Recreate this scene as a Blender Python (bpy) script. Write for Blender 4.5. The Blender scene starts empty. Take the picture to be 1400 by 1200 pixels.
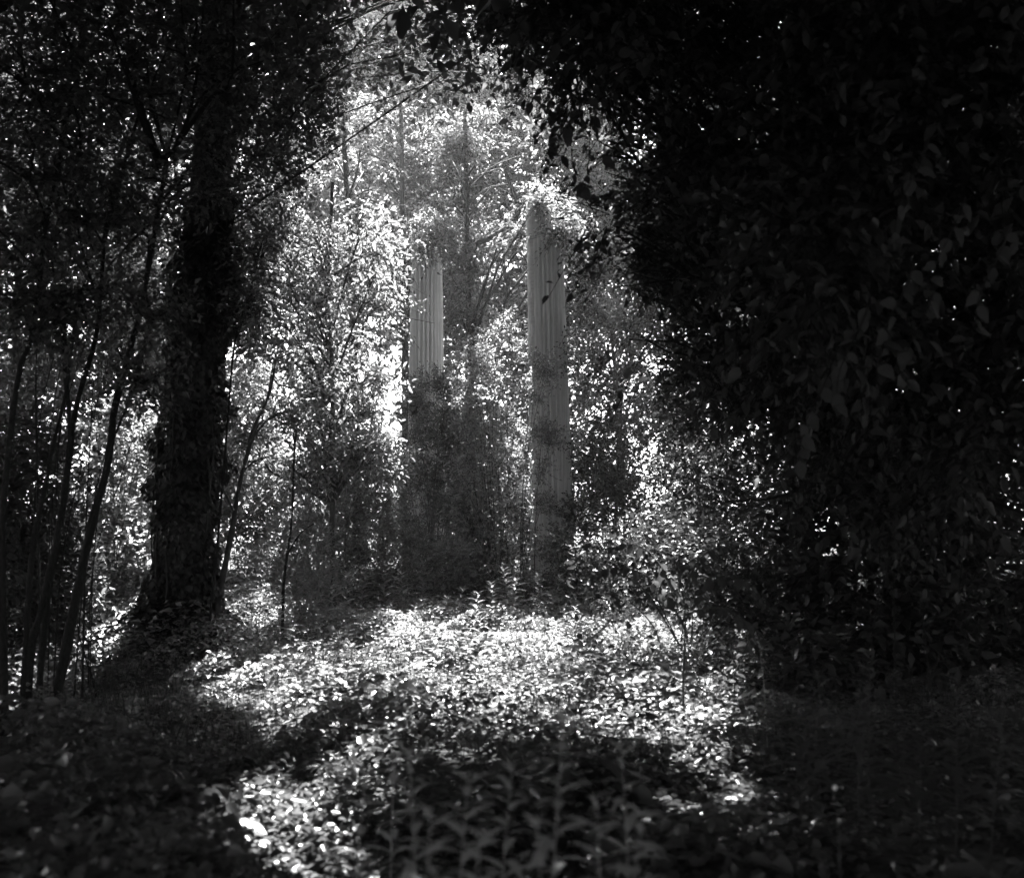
import bpy, math, random
import numpy as np
from math import radians, tan, sin, cos, pi

rng = np.random.default_rng(7)
random.seed(7)
scene = bpy.context.scene
COL = scene.collection

# ------------------------------------------------------------------ camera
PITCH = math.atan(140/1400)
CAM = np.array([0.0, 0.0, 1.7])
FPX = 1400.0
cam_data = bpy.data.cameras.new('camera')
cam = bpy.data.objects.new('camera', cam_data)
COL.objects.link(cam)
cam.location = CAM
cam.rotation_euler = (pi/2 + PITCH, 0, 0)
cam_data.sensor_width = 36
cam_data.lens = 36.0
cam_data.clip_start = 0.05
cam_data.clip_end = 2000
cam_data.dof.use_dof = True
cam_data.dof.focus_distance = 25
cam_data.dof.aperture_fstop = 1.6
scene.camera = cam

# ------------------------------------------------------------------ light
SUN_EL, SUN_AZ = radians(52), radians(-4.5)      # azimuth from +Y towards +X
SUN = np.array([sin(SUN_AZ)*cos(SUN_EL), cos(SUN_AZ)*cos(SUN_EL), sin(SUN_EL)])
world = bpy.data.worlds.new('World')
scene.world = world
world.use_nodes = True
wt = world.node_tree
wt.nodes.clear()
sky = wt.nodes.new('ShaderNodeTexSky')
sky.sky_type = 'NISHITA'
sky.sun_disc = False
sky.sun_elevation = SUN_EL
sky.sun_rotation = SUN_AZ
sky.air_density = 1.0
sky.dust_density = 1.5
bw = wt.nodes.new('ShaderNodeRGBToBW')            # black-and-white film
bg = wt.nodes.new('ShaderNodeBackground')
bg.inputs['Strength'].default_value = 0.08
wo = wt.nodes.new('ShaderNodeOutputWorld')
wt.links.new(sky.outputs[0], bw.inputs[0])
wt.links.new(bw.outputs[0], bg.inputs['Color'])
wt.links.new(bg.outputs[0], wo.inputs['Surface'])
sd = bpy.data.lights.new('sun', 'SUN')
sd.energy = 5.0
sd.angle = radians(0.5)
sd.color = (1, 1, 1)
sun = bpy.data.objects.new('sun', sd)
COL.objects.link(sun)
sun.location = (0, 20, 40)
from mathutils import Vector, Matrix
sun.rotation_euler = Vector(SUN).to_track_quat('Z', 'Y').to_euler()

scene.view_settings.view_transform = 'Standard'
scene.view_settings.look = 'None'
scene.view_settings.exposure = 3.35
scene.view_settings.gamma = 1.0
scene.view_settings.use_curve_mapping = False
scene.render.engine = 'CYCLES'
cy = scene.cycles
cy.max_bounces = 5
cy.diffuse_bounces = 2
cy.glossy_bounces = 1
cy.transmission_bounces = 3
cy.volume_bounces = 0
cy.transparent_max_bounces = 4
cy.caustics_reflective = False
cy.caustics_refractive = False
cy.use_denoising = True
cy.sample_clamp_indirect = 6
cy.use_adaptive_sampling = True
cy.adaptive_threshold = 0.02

# ------------------------------------------------------------------ geometry of the view, for placing things where they stand
FWD = np.array([0, cos(PITCH), sin(PITCH)])
UPV = np.array([0, -sin(PITCH), cos(PITCH)])
def at(x, y, Y):
    """world point at depth Y seen at photo coordinates x, y"""
    r = FWD + np.array([1.0, 0, 0])*((x-700)/FPX) + UPV*((600-y)/FPX)
    return CAM + r*(Y/r[1])
def proj(P):
    q = P - CAM
    z = q @ FWD
    z = np.where(z < .1, .1, z)
    return 700+FPX*q[:, 0]/z, 600-FPX*(q @ UPV)/z
def unit(v):
    return v/np.maximum(np.linalg.norm(v, axis=-1, keepdims=True), 1e-9)
def inpoly(x, y, poly):
    res = np.zeros(len(x), bool)
    n = len(poly)
    for i in range(n):
        x0, y0 = poly[i]; x1, y1 = poly[(i+1) % n]
        if y0 == y1: continue
        c = ((y0 > y) != (y1 > y)) & (x < (x1-x0)*(y-y0)/(y1-y0)+x0)
        res ^= c
    return res
def ground_z(x, y):
    x = np.asarray(x, float); y = np.asarray(y, float)
    z = .10*np.sin(x*.55+1.3)*np.cos(y*.42) + .06*np.sin(x*1.3+y*.9) + .05*np.sin(y*1.7-x*.6)
    z = z + .35*np.exp(-(((x+5.4)/1.5)**2+((y-15.9)/1.2)**2))     # mound at the ivied tree
    z = z + .02*np.maximum(np.abs(x)-8, 0)
    return z

# openings in the canopy: leaves left out so the sun reaches chosen spots
CLEAR = [(300, 846), (420, 828), (560, 826), (700, 826), (820, 828), (900, 862), (1030, 915), (1058, 950),
         (1040, 1010), (985, 1050), (930, 1010), (870, 968), (760, 978), (660, 1000), (560, 985), (470, 965), (380, 960), (290, 930), (268, 905)]
GAPB = [(95, 850), (205, 825), (230, 860), (165, 905), (30, 965), (-40, 960), (0, 920)]
LITV = [(300, 300), (470, 190), (560, 120), (720, 110), (800, 330), (880, 430), (800, 500), (720, 560), (620, 480), (545, 500), (545, 660), (330, 660)]
LITS = [(605, 440), (640, 395), (770, 380), (775, 560), (740, 610), (690, 560), (620, 520)]
LITR = [(790, 380), (890, 420), (900, 560), (800, 600)]
LITM = [(325, 280), (545, 330), (560, 650), (420, 690), (330, 650)]
LITL = [(95, 560), (212, 560), (200, 840), (90, 840)]
def dapple(x, y, k):
    return (np.sin(x*2.1*k+y*1.3*k+.7)+np.sin(x*1.2*k-y*2.3*k+2.1)+np.sin(-x*3.1*k+y*.6*k)+np.sin(x*4.3*k+y*3.9*k+1.1))*.5
def open_to_sun(P, pf=1.0):
    """probability that a leaf at P is left out, to let sun through to a chosen spot"""
    p = np.zeros(len(P))
    t = np.maximum(P[:, 2]-.25, 0)/SUN[2]
    Q = P - t[:, None]*SUN
    x, y = proj(Q)
    n = dapple(Q[:, 0], Q[:, 1], 1.0)
    far = (Q[:, 1] > 3) & (P[:, 2] > 2.2)
    c = inpoly(x, y, CLEAR) | inpoly(x, y, GAPB)
    p = np.where(far & c & (n > -.62), .975, p)
    r = ((x-400)/135)**2+((y-1080)/88)**2
    p = np.where(far & (r < 1), .985, p)
    r = ((x-1050)/80)**2+((y-1110)/75)**2
    p = np.where(far & (r < 1) & (n > -.1), .85, p)
    r = ((x-560)/170)**2+((y-1020)/62)**2
    p = np.where(far & (r < 1) & (n > .45), .85, p)
    p = p*pf
    for plane, poly, pr in ((26.5, LITS, .97), (27., LITV, .2), (21., LITM, .95), (20., LITL, .93)):
        m = P[:, 1] > plane+2.0
        t = (P[:, 1]-plane)/SUN[1]
        Q = P - t[:, None]*SUN
        x, y = proj(Q)
        m &= inpoly(x, y, poly) & (dapple(Q[:, 0], Q[:, 2], .8) > -1.3)
        p = np.where(m, np.maximum(p, pr), p)
    m = P[:, 1] > 12.5
    Q = P - ((P[:, 1]-11.)/SUN[1])[:, None]*SUN
    x, y = proj(Q)
    m &= inpoly(x, y, [(690, -80), (1080, -80), (1090, 700), (900, 560), (720, 260)]) & (dapple(Q[:, 0], Q[:, 2], 1.7) > .55) & (Q[:, 2] > 1.5)
    p = np.where(m, np.maximum(p, .94), p)
    m = (P[:, 1] > 12.5) & inpoly(x, y, [(700, 30), (830, 10), (880, 160), (840, 310), (760, 330), (720, 200)]) & (dapple(Q[:, 0], Q[:, 2], 2.2) > -.5)
    p = np.where(m, np.maximum(p, .9), p)
    m = P[:, 1] > 17.5
    Q = P - ((P[:, 1]-16.)/SUN[1])[:, None]*SUN
    x, y = proj(Q)
    m &= inpoly(x, y, [(-50, -80), (480, -80), (460, 330), (-50, 420)]) & (dapple(Q[:, 0], Q[:, 2], 1.5) > .75)
    p = np.where(m, np.maximum(p, .9), p)
    Q = P - ((P[:, 2]-.9)/SUN[2])[:, None]*SUN  # hole added in the canopy to put sun on the foreground weeds
    m = (P[:, 2] > 3) & (((Q[:, 0]-.1)/.6)**2+((Q[:, 1]-3.1)/.6)**2 < 1) & (dapple(Q[:, 0], Q[:, 1], 4.) > -.1)
    p = np.where(m, np.maximum(p, .88), p)
    m = P[:, 1] > 27.5
    Q = P - ((P[:, 1]-25.5)/SUN[1])[:, None]*SUN
    x, y = proj(Q)
    m &= inpoly(x, y, [(320, 420), (1000, 420), (1020, 800), (320, 820)]) & (dapple(Q[:, 0], Q[:, 2], 2.0) > np.where(x < 790, .35, .95))
    p = np.where(m, np.maximum(p, .9), p)
    return p

# ------------------------------------------------------------------ materials (greys: the photograph is black and white)
def new_mat(name):
    m = bpy.data.materials.new(name)
    m.use_nodes = True
    m.node_tree.nodes.clear()
    return m, m.node_tree.nodes, m.node_tree.links
def leaf_mat(name, base, trans, rough=.38, spec=.5, mix=.45):
    m, N, L = new_mat(name)
    geo = N.new('ShaderNodeNewGeometry')
    ramp = N.new('ShaderNodeMapRange')
    ramp.inputs['To Min'].default_value = .55; ramp.inputs['To Max'].default_value = 1.45
    L.new(geo.outputs['Random Per Island'], ramp.inputs['Value'])
    def col(v):
        mm = N.new('ShaderNodeMath'); mm.operation = 'MULTIPLY'; mm.inputs[1].default_value = v
        L.new(ramp.outputs[0], mm.inputs[0]); return mm.outputs[0]
    p = N.new('ShaderNodeBsdfPrincipled')
    L.new(col(base), p.inputs['Base Color'])
    p.inputs['Roughness'].default_value = rough
    p.inputs['Specular IOR Level'].default_value = spec
    t = N.new('ShaderNodeBsdfTranslucent')
    L.new(col(trans), t.inputs['Color'])
    mx = N.new('ShaderNodeMixShader'); mx.inputs[0].default_value = mix
    L.new(p.outputs[0], mx.inputs[1]); L.new(t.outputs[0], mx.inputs[2])
    o = N.new('ShaderNodeOutputMaterial'); L.new(mx.outputs[0], o.inputs['Surface'])
    return m
def rough_mat(name, lo, hi, scale=(1, 1, 1), nscale=6, bump=.4, rough=.85, streak=None, spec=.25):
    m, N, L = new_mat(name)
    tc = N.new('ShaderNodeTexCoord'); mp = N.new('ShaderNodeMapping')
    mp.inputs['Scale'].default_value = scale
    L.new(tc.outputs['Object'], mp.inputs[0])
    n1 = N.new('ShaderNodeTexNoise'); n1.inputs['Scale'].default_value = nscale; n1.inputs['Detail'].default_value = 8; n1.inputs['Roughness'].default_value = .65
    L.new(mp.outputs[0], n1.inputs['Vector'])
    r = N.new('ShaderNodeMapRange'); r.inputs['From Min'].default_value = .3; r.inputs['From Max'].default_value = .7
    r.inputs['To Min'].default_value = lo; r.inputs['To Max'].default_value = hi
    L.new(n1.outputs['Fac'], r.inputs['Value'])
    out = r.outputs[0]
    if streak:
        mp2 = N.new('ShaderNodeMapping'); mp2.inputs['Scale'].default_value = streak
        L.new(tc.outputs['Object'], mp2.inputs[0])
        n2 = N.new('ShaderNodeTexNoise'); n2.inputs['Scale'].default_value = 3; n2.inputs['Detail'].default_value = 6
        L.new(mp2.outputs[0], n2.inputs['Vector'])
        r2 = N.new('ShaderNodeMapRange'); r2.inputs['From Min'].default_value = .35; r2.inputs['From Max'].default_value = .65
        r2.inputs['To Min'].default_value = .78; r2.inputs['To Max'].default_value = 1.1
        L.new(n2.outputs['Fac'], r2.inputs['Value'])
        mu = N.new('ShaderNodeMath'); mu.operation = 'MULTIPLY'
        L.new(out, mu.inputs[0]); L.new(r2.outputs[0], mu.inputs[1]); out = mu.outputs[0]
    p = N.new('ShaderNodeBsdfPrincipled')
    L.new(out, p.inputs['Base Color'])
    p.inputs['Roughness'].default_value = rough
    p.inputs['Specular IOR Level'].default_value = spec
    b = N.new('ShaderNodeBump'); b.inputs['Strength'].default_value = bump; b.inputs['Distance'].default_value = .03
    L.new(n1.outputs['Fac'], b.inputs['Height']); L.new(b.outputs[0], p.inputs['Normal'])
    o = N.new('ShaderNodeOutputMaterial'); L.new(p.outputs[0], o.inputs['Surface'])
    return m
M = dict(
    leaf=leaf_mat('tree_leaf', .06, .11),
    bright=leaf_mat('sunlit_leaf', .09, .25, mix=.52),  # brighter copy of the tree leaf, sunlight put into its colour
    dark=leaf_mat('shaded_leaf', .04, .05, rough=.5, spec=.3, mix=.3),  # darker leaf for broad-leaved and shaded plants, shade put into its colour
    shrub=leaf_mat('shrub_leaf', .075, .15),
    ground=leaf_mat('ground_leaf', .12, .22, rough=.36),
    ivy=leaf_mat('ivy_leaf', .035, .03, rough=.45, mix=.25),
    glow=leaf_mat('sunlit_shrub_leaf', .10, .36, mix=.6),  # brightest shrub leaf, colour raised so the shrub looks sunlit
    near=leaf_mat('shaded_ground_leaf', .055, .12, rough=.36),  # darker copy of the ground leaf, with foreground shade put into its colour
    weed=leaf_mat('weed_leaf', .34, .4, rough=.6, spec=.3),
    darkbark=rough_mat('silhouette_bark', .012, .04, (9, 9, 2), 7, 1.0, spec=.05),  # bark darkened so shaded stems read as black silhouettes
    bark=rough_mat('bark', .025, .075, (6, 6, 1), 5, .6),
    palebark=rough_mat('pale_bark', .12, .3, (6, 6, 1), 5, .4),
    stone=rough_mat('column_stone', .68, .82, (1, 1, .5), 5, .35, .9, streak=(5, 5, .25)),
    core=rough_mat('column_core', .42, .6, (1, 1, 3), 6, .8, .95),
    soil=rough_mat('leaf_litter', .02, .075, (1, 1, 1), 9, .8, .95),
)

# ------------------------------------------------------------------ mesh helpers
def tag(o, label=None, cat=None, group=None, kind=None):
    if label: o['label'] = label
    if cat: o['category'] = cat
    if group: o['group'] = group
    if kind: o['kind'] = kind
    return o
def link(name, me, mat=None, parent=None):
    o = bpy.data.objects.new(name, me)
    COL.objects.link(o)
    if mat and me is not None and not me.materials: me.materials.append(mat)
    if parent: o.parent = parent
    return o
def thing(name, loc, label, cat, group=None):
    o = bpy.data.objects.new(name, None)
    o.empty_display_size = .2
    COL.objects.link(o)
    o.location = loc
    return tag(o, label, cat, group)
def raw_mesh(name, V, F, smooth=False):
    """V n x 3, F list of (m x k int arrays)"""
    me = bpy.data.meshes.new(name)
    V = np.ascontiguousarray(V, np.float32)
    me.vertices.add(len(V)); me.vertices.foreach_set('co', V.ravel())
    F = [np.asarray(f, np.int32) for f in F if len(f)]
    nl = sum(f.size for f in F); nf = sum(len(f) for f in F)
    me.loops.add(nl); me.loops.foreach_set('vertex_index', np.concatenate([f.ravel() for f in F]))
    starts = []; s = 0
    for f in F:
        starts.append(s+np.arange(len(f))*f.shape[1]); s += f.size
    me.polygons.add(nf); me.polygons.foreach_set('loop_start', np.concatenate(starts).astype(np.int32))
    if smooth: me.polygons.foreach_set('use_smooth', np.ones(nf, bool))
    me.update(calc_edges=True)
    me.validate()
    return me
TM = {   # leaf outlines: base at 0, tip at x = 1
    'q': (np.array([(0, 0, 0), (.45, .5, .13), (1, 0, -.06), (.45, -.5, .13)]), [np.array([(0, 3, 2), (0, 2, 1)])]),
    'm': (np.array([(0, 0, 0), (.28, .44, .1), (.66, .36, .07), (1, 0, -.16), (.66, -.36, .07), (.28, -.44, .1)]),
          [np.array([(0, 5, 4, 3), (0, 3, 2, 1)])]),
    'i': (np.array([(0, 0, 0), (-.12, .32, .04), (.28, .52, .02), (.42, .27, .06), (1, 0, -.12), (.42, -.27, .06), (.28, -.52, .02), (-.12, -.32, .04)]),
          [np.array([(0, 7, 6, 5), (0, 3, 2, 1), (0, 5, 4, 3)])]),
}
def leaf_mesh(name, P, D, N, L, W, t='q'):
    V0, F0 = TM[t]
    D = unit(D); S = unit(np.cross(N, D)); N = np.cross(D, S)
    L = np.broadcast_to(L, len(P)); W = np.broadcast_to(W, len(P))
    V = P[:, None]+V0[None, :, 0, None]*(D*L[:, None])[:, None]+V0[None, :, 1, None]*(S*W[:, None])[:, None]+V0[None, :, 2, None]*(N*L[:, None])[:, None]
    k = len(V0)
    F = [(f[None]+(np.arange(len(P))*k)[:, None, None]).reshape(-1, f.shape[1]) for f in F0]
    return raw_mesh(name, V.reshape(-1, 3), F)
def tubes(name, lines, sides=5):
    """lines: [(points, radii)] joined as one mesh"""
    VV, FF, base = [], [], 0
    ang = np.arange(sides)*2*pi/sides
    for pts, rad in lines:
        pts = np.asarray(pts, float); n = len(pts)
        rad = np.broadcast_to(rad, n)
        T = unit(np.gradient(pts, axis=0))
        ref = np.where(np.abs(T[:, 2:3]) > .9, np.array([[1., 0, 0]]), np.array([[0, 0, 1.]]))
        A = unit(np.cross(T, ref)); B = np.cross(T, A)
        ring = pts[:, None]+rad[:, None, None]*(np.cos(ang)[None, :, None]*A[:, None]+np.sin(ang)[None, :, None]*B[:, None])
        VV.append(ring.reshape(-1, 3))
        i = np.arange(n-1)[:, None]*sides; j = np.arange(sides)[None]; j2 = (j+1) % sides
        FF.append((np.stack([i+j, i+j2, i+sides+j2, i+sides+j], -1).reshape(-1, 4))+base)
        base += n*sides
    return raw_mesh(name, np.concatenate(VV), [np.concatenate(FF)], True)
def twig_mesh_data(A, B, r):
    d = unit(B-A); ref = np.where(np.abs(d[:, 2:3]) > .9, np.array([[1., 0, 0]]), np.array([[0, 0, 1.]]))
    s = unit(np.cross(d, ref)); u = np.cross(d, s)
    V = []
    for e, rr in ((A, r), (B, r*.4)):
        for a in (0, 2.1, 4.2): V.append(e+rr*(cos(a)*s+sin(a)*u))
    V = np.stack(V, 1).reshape(-1, 3)
    b = (np.arange(len(A))*6)[:, None, None]
    f = np.array([(0, 1, 4, 3), (1, 2, 5, 4), (2, 0, 3, 5)])[None]
    return V, (f+b).reshape(-1, 4)
def smooth_path(pts, n=24):
    pts = np.asarray(pts, float); k = len(pts)
    if k < 3: 
        t = np.linspace(0, 1, n)[:, None]; return pts[0]*(1-t)+pts[-1]*t
    u = np.linspace(0, k-1, n); out = []
    for x in u:
        i = min(int(x), k-2); f = x-i
        p0 = pts[max(i-1, 0)]; p1 = pts[i]; p2 = pts[i+1]; p3 = pts[min(i+2, k-1)]
        out.append(.5*((2*p1)+(-p0+p2)*f+(2*p0-5*p1+4*p2-p3)*f*f+(-p0+3*p1-3*p2+p3)*f**3))
    return np.array(out)

def sprays(C, R, n, Ls, nl, leaf, wide=.5, up=.0, droop=.25, prune=1.0, flat=.45, lump=2.0, keep=None):
    """leafy twigs scattered through clumps C of radii R. Returns leaf arrays and twig ends."""
    C = np.asarray(C, float); R = np.asarray(R, float)
    if R.ndim == 1: R = np.stack([R, R, R*.75], 1)
    n = np.broadcast_to(n, len(C)).astype(int)
    idx = np.repeat(np.arange(len(C)), n)
    K = len(idx)
    u = unit(rng.normal(size=(K, 3)))
    O = C[idx]+R[idx]*u*(rng.random(K)**(1/lump))[:, None]
    d = unit(u*.7+unit(rng.normal(size=(K, 3)))*.75+np.array([0, 0, up]))
    L = Ls*rng.uniform(.6, 1.3, K)
    if prune:
        mid = O+d*(L*.5)[:, None]
        k = rng.random(K) > open_to_sun(mid, prune)
        O, d, L = O[k], d[k], L[k]
    if keep is not None:
        k = keep(O+d*(L*.5)[:, None]); O, d, L = O[k], d[k], L[k]
    K = len(O)
    if K == 0: return None
    per = unit(np.cross(d, unit(rng.normal(size=(K, 3))*np.array([.5, .5, .3])+np.array([0, 0, 1.]))))
    P, D, N, S = [], [], [], []
    for j in range(nl):
        t = (j+.6)/nl
        side = per*(1 if j % 2 else -1)
        p = O+d*(L*t)[:, None]; p[:, 2] -= droop*L*t*t
        dd = d*(.35+.7*(t > .9))+side*(.95 if t < .9 else .2)+rng.normal(size=(K, 3))*.28
        dd[:, 2] -= droop*.8
        nn = np.array([0, 0, 1.])+rng.normal(size=(K, 3))*flat
        P.append(p); D.append(dd); N.append(nn); S.append(leaf*(.45+.95*rng.random(K)**1.3)*(1.15-.25*t))
    E = O+d*L[:, None]; E[:, 2] -= droop*L
    return np.concatenate(P), np.concatenate(D), np.concatenate(N), np.concatenate(S), O-d*.25*L[:, None], E
def crown_parts(root, sp, mat, wide=.5, t='q', twig=.006, name='crown', bark=None):
    if sp is None: return
    P, D, N, S, A, B = sp
    o0 = np.array(root.location)
    c = link(name, leaf_mesh(name, P-o0, D, N, S, S*wide, t), mat, root); c['kind'] = 'stuff'
    if twig:
        V, F = twig_mesh_data(A-o0, B-o0, twig)
        w = link('twigs', raw_mesh('twigs', V, [F]), bark or M['bark'], root); w['kind'] = 'stuff'
def limb(a, b, r0, r1, sag=.15, n=7):
    a = np.asarray(a, float); b = np.asarray(b, float)
    m = (a+b)/2+rng.normal(size=3)*.12*np.linalg.norm(b-a)*.5; m[2] += sag*np.linalg.norm(b[:2]-a[:2])
    p = smooth_path([a, a*.5+m*.5, m, m*.4+b*.6, b], n)
    return p, np.linspace(r0, r1, n)
def tree(name, label, cat, path, r0, r1, clumps, nsp, Ls=.7, nl=7, leaf=.14, wide=.5, mat='leaf', group=None, t='q', up=0., droop=.25,
         prune=1.0, bark='bark', twig=.007, extra=(), limbs=True, keep=None, lump=2.0, sides=9):
    """path: trunk points; clumps: n x 4 (centre, radius)"""
    path = smooth_path(path, 28)
    path[1:] += np.cumsum(rng.normal(size=(27, 3)), axis=0)*np.array([.4, .4, .05])*r1*.5
    base = path[0].copy()
    root = thing(name, base, label, cat, group)
    rad = r0+(r1-r0)*np.linspace(0, 1, 28)**.9
    rad *= 1+.09*rng.normal(size=28)
    rad[0] *= 1.45; rad[1] *= 1.15
    link('trunk', tubes('trunk', [(path-base, rad)], sides), M[bark], root)
    clumps = np.asarray(clumps, float)
    for p, r in extra: link('bough', tubes('bough', [(np.asarray(p)-base, r)], 6), M[bark], root)
    L = []
    if limbs and len(clumps):
        for c in clumps:
            d = np.linalg.norm(path[:, :2]-c[:2], axis=1)
            want = c[2]-.45*np.min(d)-.3
            i = int(np.argmin(np.abs(path[:, 2]-want)+.15*d)); i = max(i, 6)
            p, r = limb(path[i], c[:3], min(rad[i]*.6, .03+.012*np.linalg.norm(c[:3]-path[i]))*(.4 if name == 'broadleaf_tree' else 1), .012)
            L.append((p-base, r))
            for _ in range(3):
                e = c[:3]+rng.normal(size=3)*c[3]*.55
                p2, r2 = limb(p[4], e, .016, .006, .05, 5); L.append((p2-base, r2))
    if L: link('branches', tubes('branches', L, 5), M[bark], root)['kind'] = 'stuff'
    if len(clumps):
        crown_parts(root, sprays(clumps[:, :3], clumps[:, 3], nsp, Ls, nl, leaf, wide, up, droop, prune, keep=keep, lump=lump), M[mat], wide, t, twig, bark=M[bark])
    return root

# ------------------------------------------------------------------ ground
def grid_ground():
    def axis(lo, hi, near, step):
        v = [near[0]]
        while v[-1] < near[1]: v.append(v[-1]+step)
        a = v[-1]; s = step
        while a < hi: s *= 1.35; a += s; v.append(a)
        a = v[0]; s = step; w = []
        while a > lo: s *= 1.35; a -= s; w.append(a)
        return np.array(w[::-1]+v)
    X = axis(-900, 900, (-16, 16), .35); Y = axis(-700, 1200, (-8, 44), .35)
    gx, gy = np.meshgrid(X, Y)
    gz = ground_z(np.clip(gx, -40, 40), np.clip(gy, -40, 80))
    V = np.stack([gx, gy, gz], -1).reshape(-1, 3)
    nx = len(X); i = np.arange(len(Y)-1)[:, None]*nx+np.arange(nx-1)[None]
    F = np.stack([i, i+1, i+nx+1, i+nx], -1).reshape(-1, 4)
    return raw_mesh('ground', V, [F], True)
tag(link('ground', grid_ground(), M['soil']), 'woodland floor of dark soil and leaf litter', 'ground', kind='structure')

# ------------------------------------------------------------------ columns
def column(name, label, Y, pb, pt, zsh, r0, r1, top_fn, core, rot):
    """pb, pt: photo x of the axis near the ground and at the top"""
    zb = float(ground_z(at(pb, 800, Y)[0], Y))-.05
    b = at(pb, 760, Y)
    base = np.array([b[0], Y, zb])
    root = thing(name, base, label, 'column', 'ruined fluted columns')
    top = at(pt, 320, Y)
    lean = (top[0]-b[0])/(zsh)
    nf, per = 24, 8
    na = nf*per; nz = 46
    a = np.arange(na)*2*pi/na+rot
    ph = (np.arange(na) % per)/per
    flute = np.where(ph < .2, 0, -.10*np.sin((ph-.2)/.8*pi)**.7)
    V = []
    for k in range(nz):
        f = k/(nz-1)
        zt = .42+(zsh-.42)*f
        z = np.minimum(zt, top_fn(a)*zsh+.0)
        g = z/zsh
        r = r0+(r1-r0)*(g**1.5)
        rough = .006*np.sin(a*17+k*1.7)*np.sin(k*.9+a*5)
        chip = np.where((np.sin(a*7+k*.37)+np.sin(k*.61-a*3.3)+np.sin(k*.23+a*11)) > 2.25, -.03, 0)
        rr = r*(1+flute*2.0*(.5/.5))+rough+chip
        V.append(np.stack([rr*np.cos(a)+lean*z, rr*np.sin(a), z], -1))
    z = np.minimum(zsh, top_fn(a)*zsh)
    ri = r1*.66
    V.append(np.stack([ri*np.cos(a)+lean*z, ri*np.sin(a), z-.03+.04*np.sin(a*9)], -1))
    V.append(np.stack([ri*np.cos(a)+lean*z, ri*np.sin(a), z*0+zsh*.72], -1))
    V = np.concatenate(V)
    i = np.arange(nz+1)[:, None]*na; j = np.arange(na)[None]; j2 = (j+1) % na
    F = np.stack([i+j, i+j2, i+na+j2, i+na+j], -1).reshape(-1, 4)
    me = raw_mesh('shaft', V, [F], False)
    link('shaft', me, M['stone'], root)
    # exposed core above the broken shell
    cx, cr, ct = core
    n2 = 22; k2 = 30
    aa = np.arange(n2)*2*pi/n2
    V = []
    for k in range(k2):
        z = zsh*.6+(ct-zsh*.6)*k/(k2-1)
        z = z+(.0 if k < k2-2 else .16*np.sin(aa*3+1)+.10*np.sin(aa*7))
        r = cr*(1/np.maximum(np.abs(np.cos(aa)), np.abs(np.sin(aa)))**.8)*(1+.05*np.sin(aa*5+k*1.1)+.04*np.sin(aa*9-k*2.3))*(1 if k % 3 else .955)
        V.append(np.stack([r*np.cos(aa)+lean*z+cx, r*np.sin(aa), z+0*aa], -1))
    V.append(np.tile([lean*ct+cx, 0, ct-.05], (n2, 1)))
    V = np.concatenate(V)
    i = np.arange(k2)[:, None]*n2; j = np.arange(n2)[None]; j2 = (j+1) % n2
    F = np.stack([i+j, i+j2, i+n2+j2, i+n2+j], -1).reshape(-1, 4)
    link('core', raw_mesh('core', V, [F], False), M['core'], root)
    # moulded foot and plinth
    prof = [(.0, r0*1.08), (.03, r0*1.28), (.09, r0*1.33), (.15, r0*1.28), (.18, r0*1.12), (.22, r0*1.06), (.27, r0*1.15), (.33, r0*1.17), (.38, r0*1.1), (.42, r0*.98)]
    aa = np.arange(40)*2*pi/40
    V = np.concatenate([np.stack([r*np.cos(aa)+lean*z, r*np.sin(aa), z+0*aa], -1) for z, r in prof])
    i = np.arange(len(prof)-1)[:, None]*40; j = np.arange(40)[None]; j2 = (j+1) % 40
    link('base_moulding', raw_mesh('base_moulding', V, [np.stack([i+j, i+j2, i+40+j2, i+40+j], -1).reshape(-1, 4)], True), M['stone'], root)
    w = r0*1.45
    V = []
    for z, ww in ((-.5, w), (-.03, w), (-.002, w-.03)):
        V += [(-ww, -ww, z), (ww, -ww, z), (ww, ww, z), (-ww, ww, z)]
    F = [(0, 1, 5, 4), (1, 2, 6, 5), (2, 3, 7, 6), (3, 0, 4, 7), (4, 5, 9, 8), (5, 6, 10, 9), (6, 7, 11, 10), (7, 4, 8, 11), (8, 9, 10, 11)]
    link('plinth', raw_mesh('plinth', np.array(V), [np.array(F)]), M['stone'], root)
    return root
YR, YL = 25.5, 29.0
def ang(a, c, w):   # smooth notch weight round angle c
    d = np.abs((a-c+pi) % (2*pi)-pi); return np.clip(1-d/w, 0, 1)
zr = at(746, 318, YR)[2]; zl = at(583, 335, YL)[2]
def top_r(a):
    return 1-.045*np.clip(ang(a, -.2, .8)*1.3, 0, 1)-.006*np.sin(a*13)-.006*np.sin(a*5+1)
def top_l(a):
    return 1-.055*np.clip(ang(a, -1.55, .38)*3, 0, 1)-.012*np.sin(a*11)-.02*ang(a, -.5, .8)-.008*np.sin(a*23)
column('fluted_column', 'taller-looking fluted stone column with a stepped broken top and narrower core above', YR, 757, 745, zr, .555, .45, top_r, (-.16, .30, at(740, 272, YR)[2]), .05)
column('fluted_column', 'fluted stone column with ragged notched top rising out of a dark feathery shrub', YL, 583, 583.5, zl, .555, .445, top_l, (0, .25, zl-.35), .12)

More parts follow.
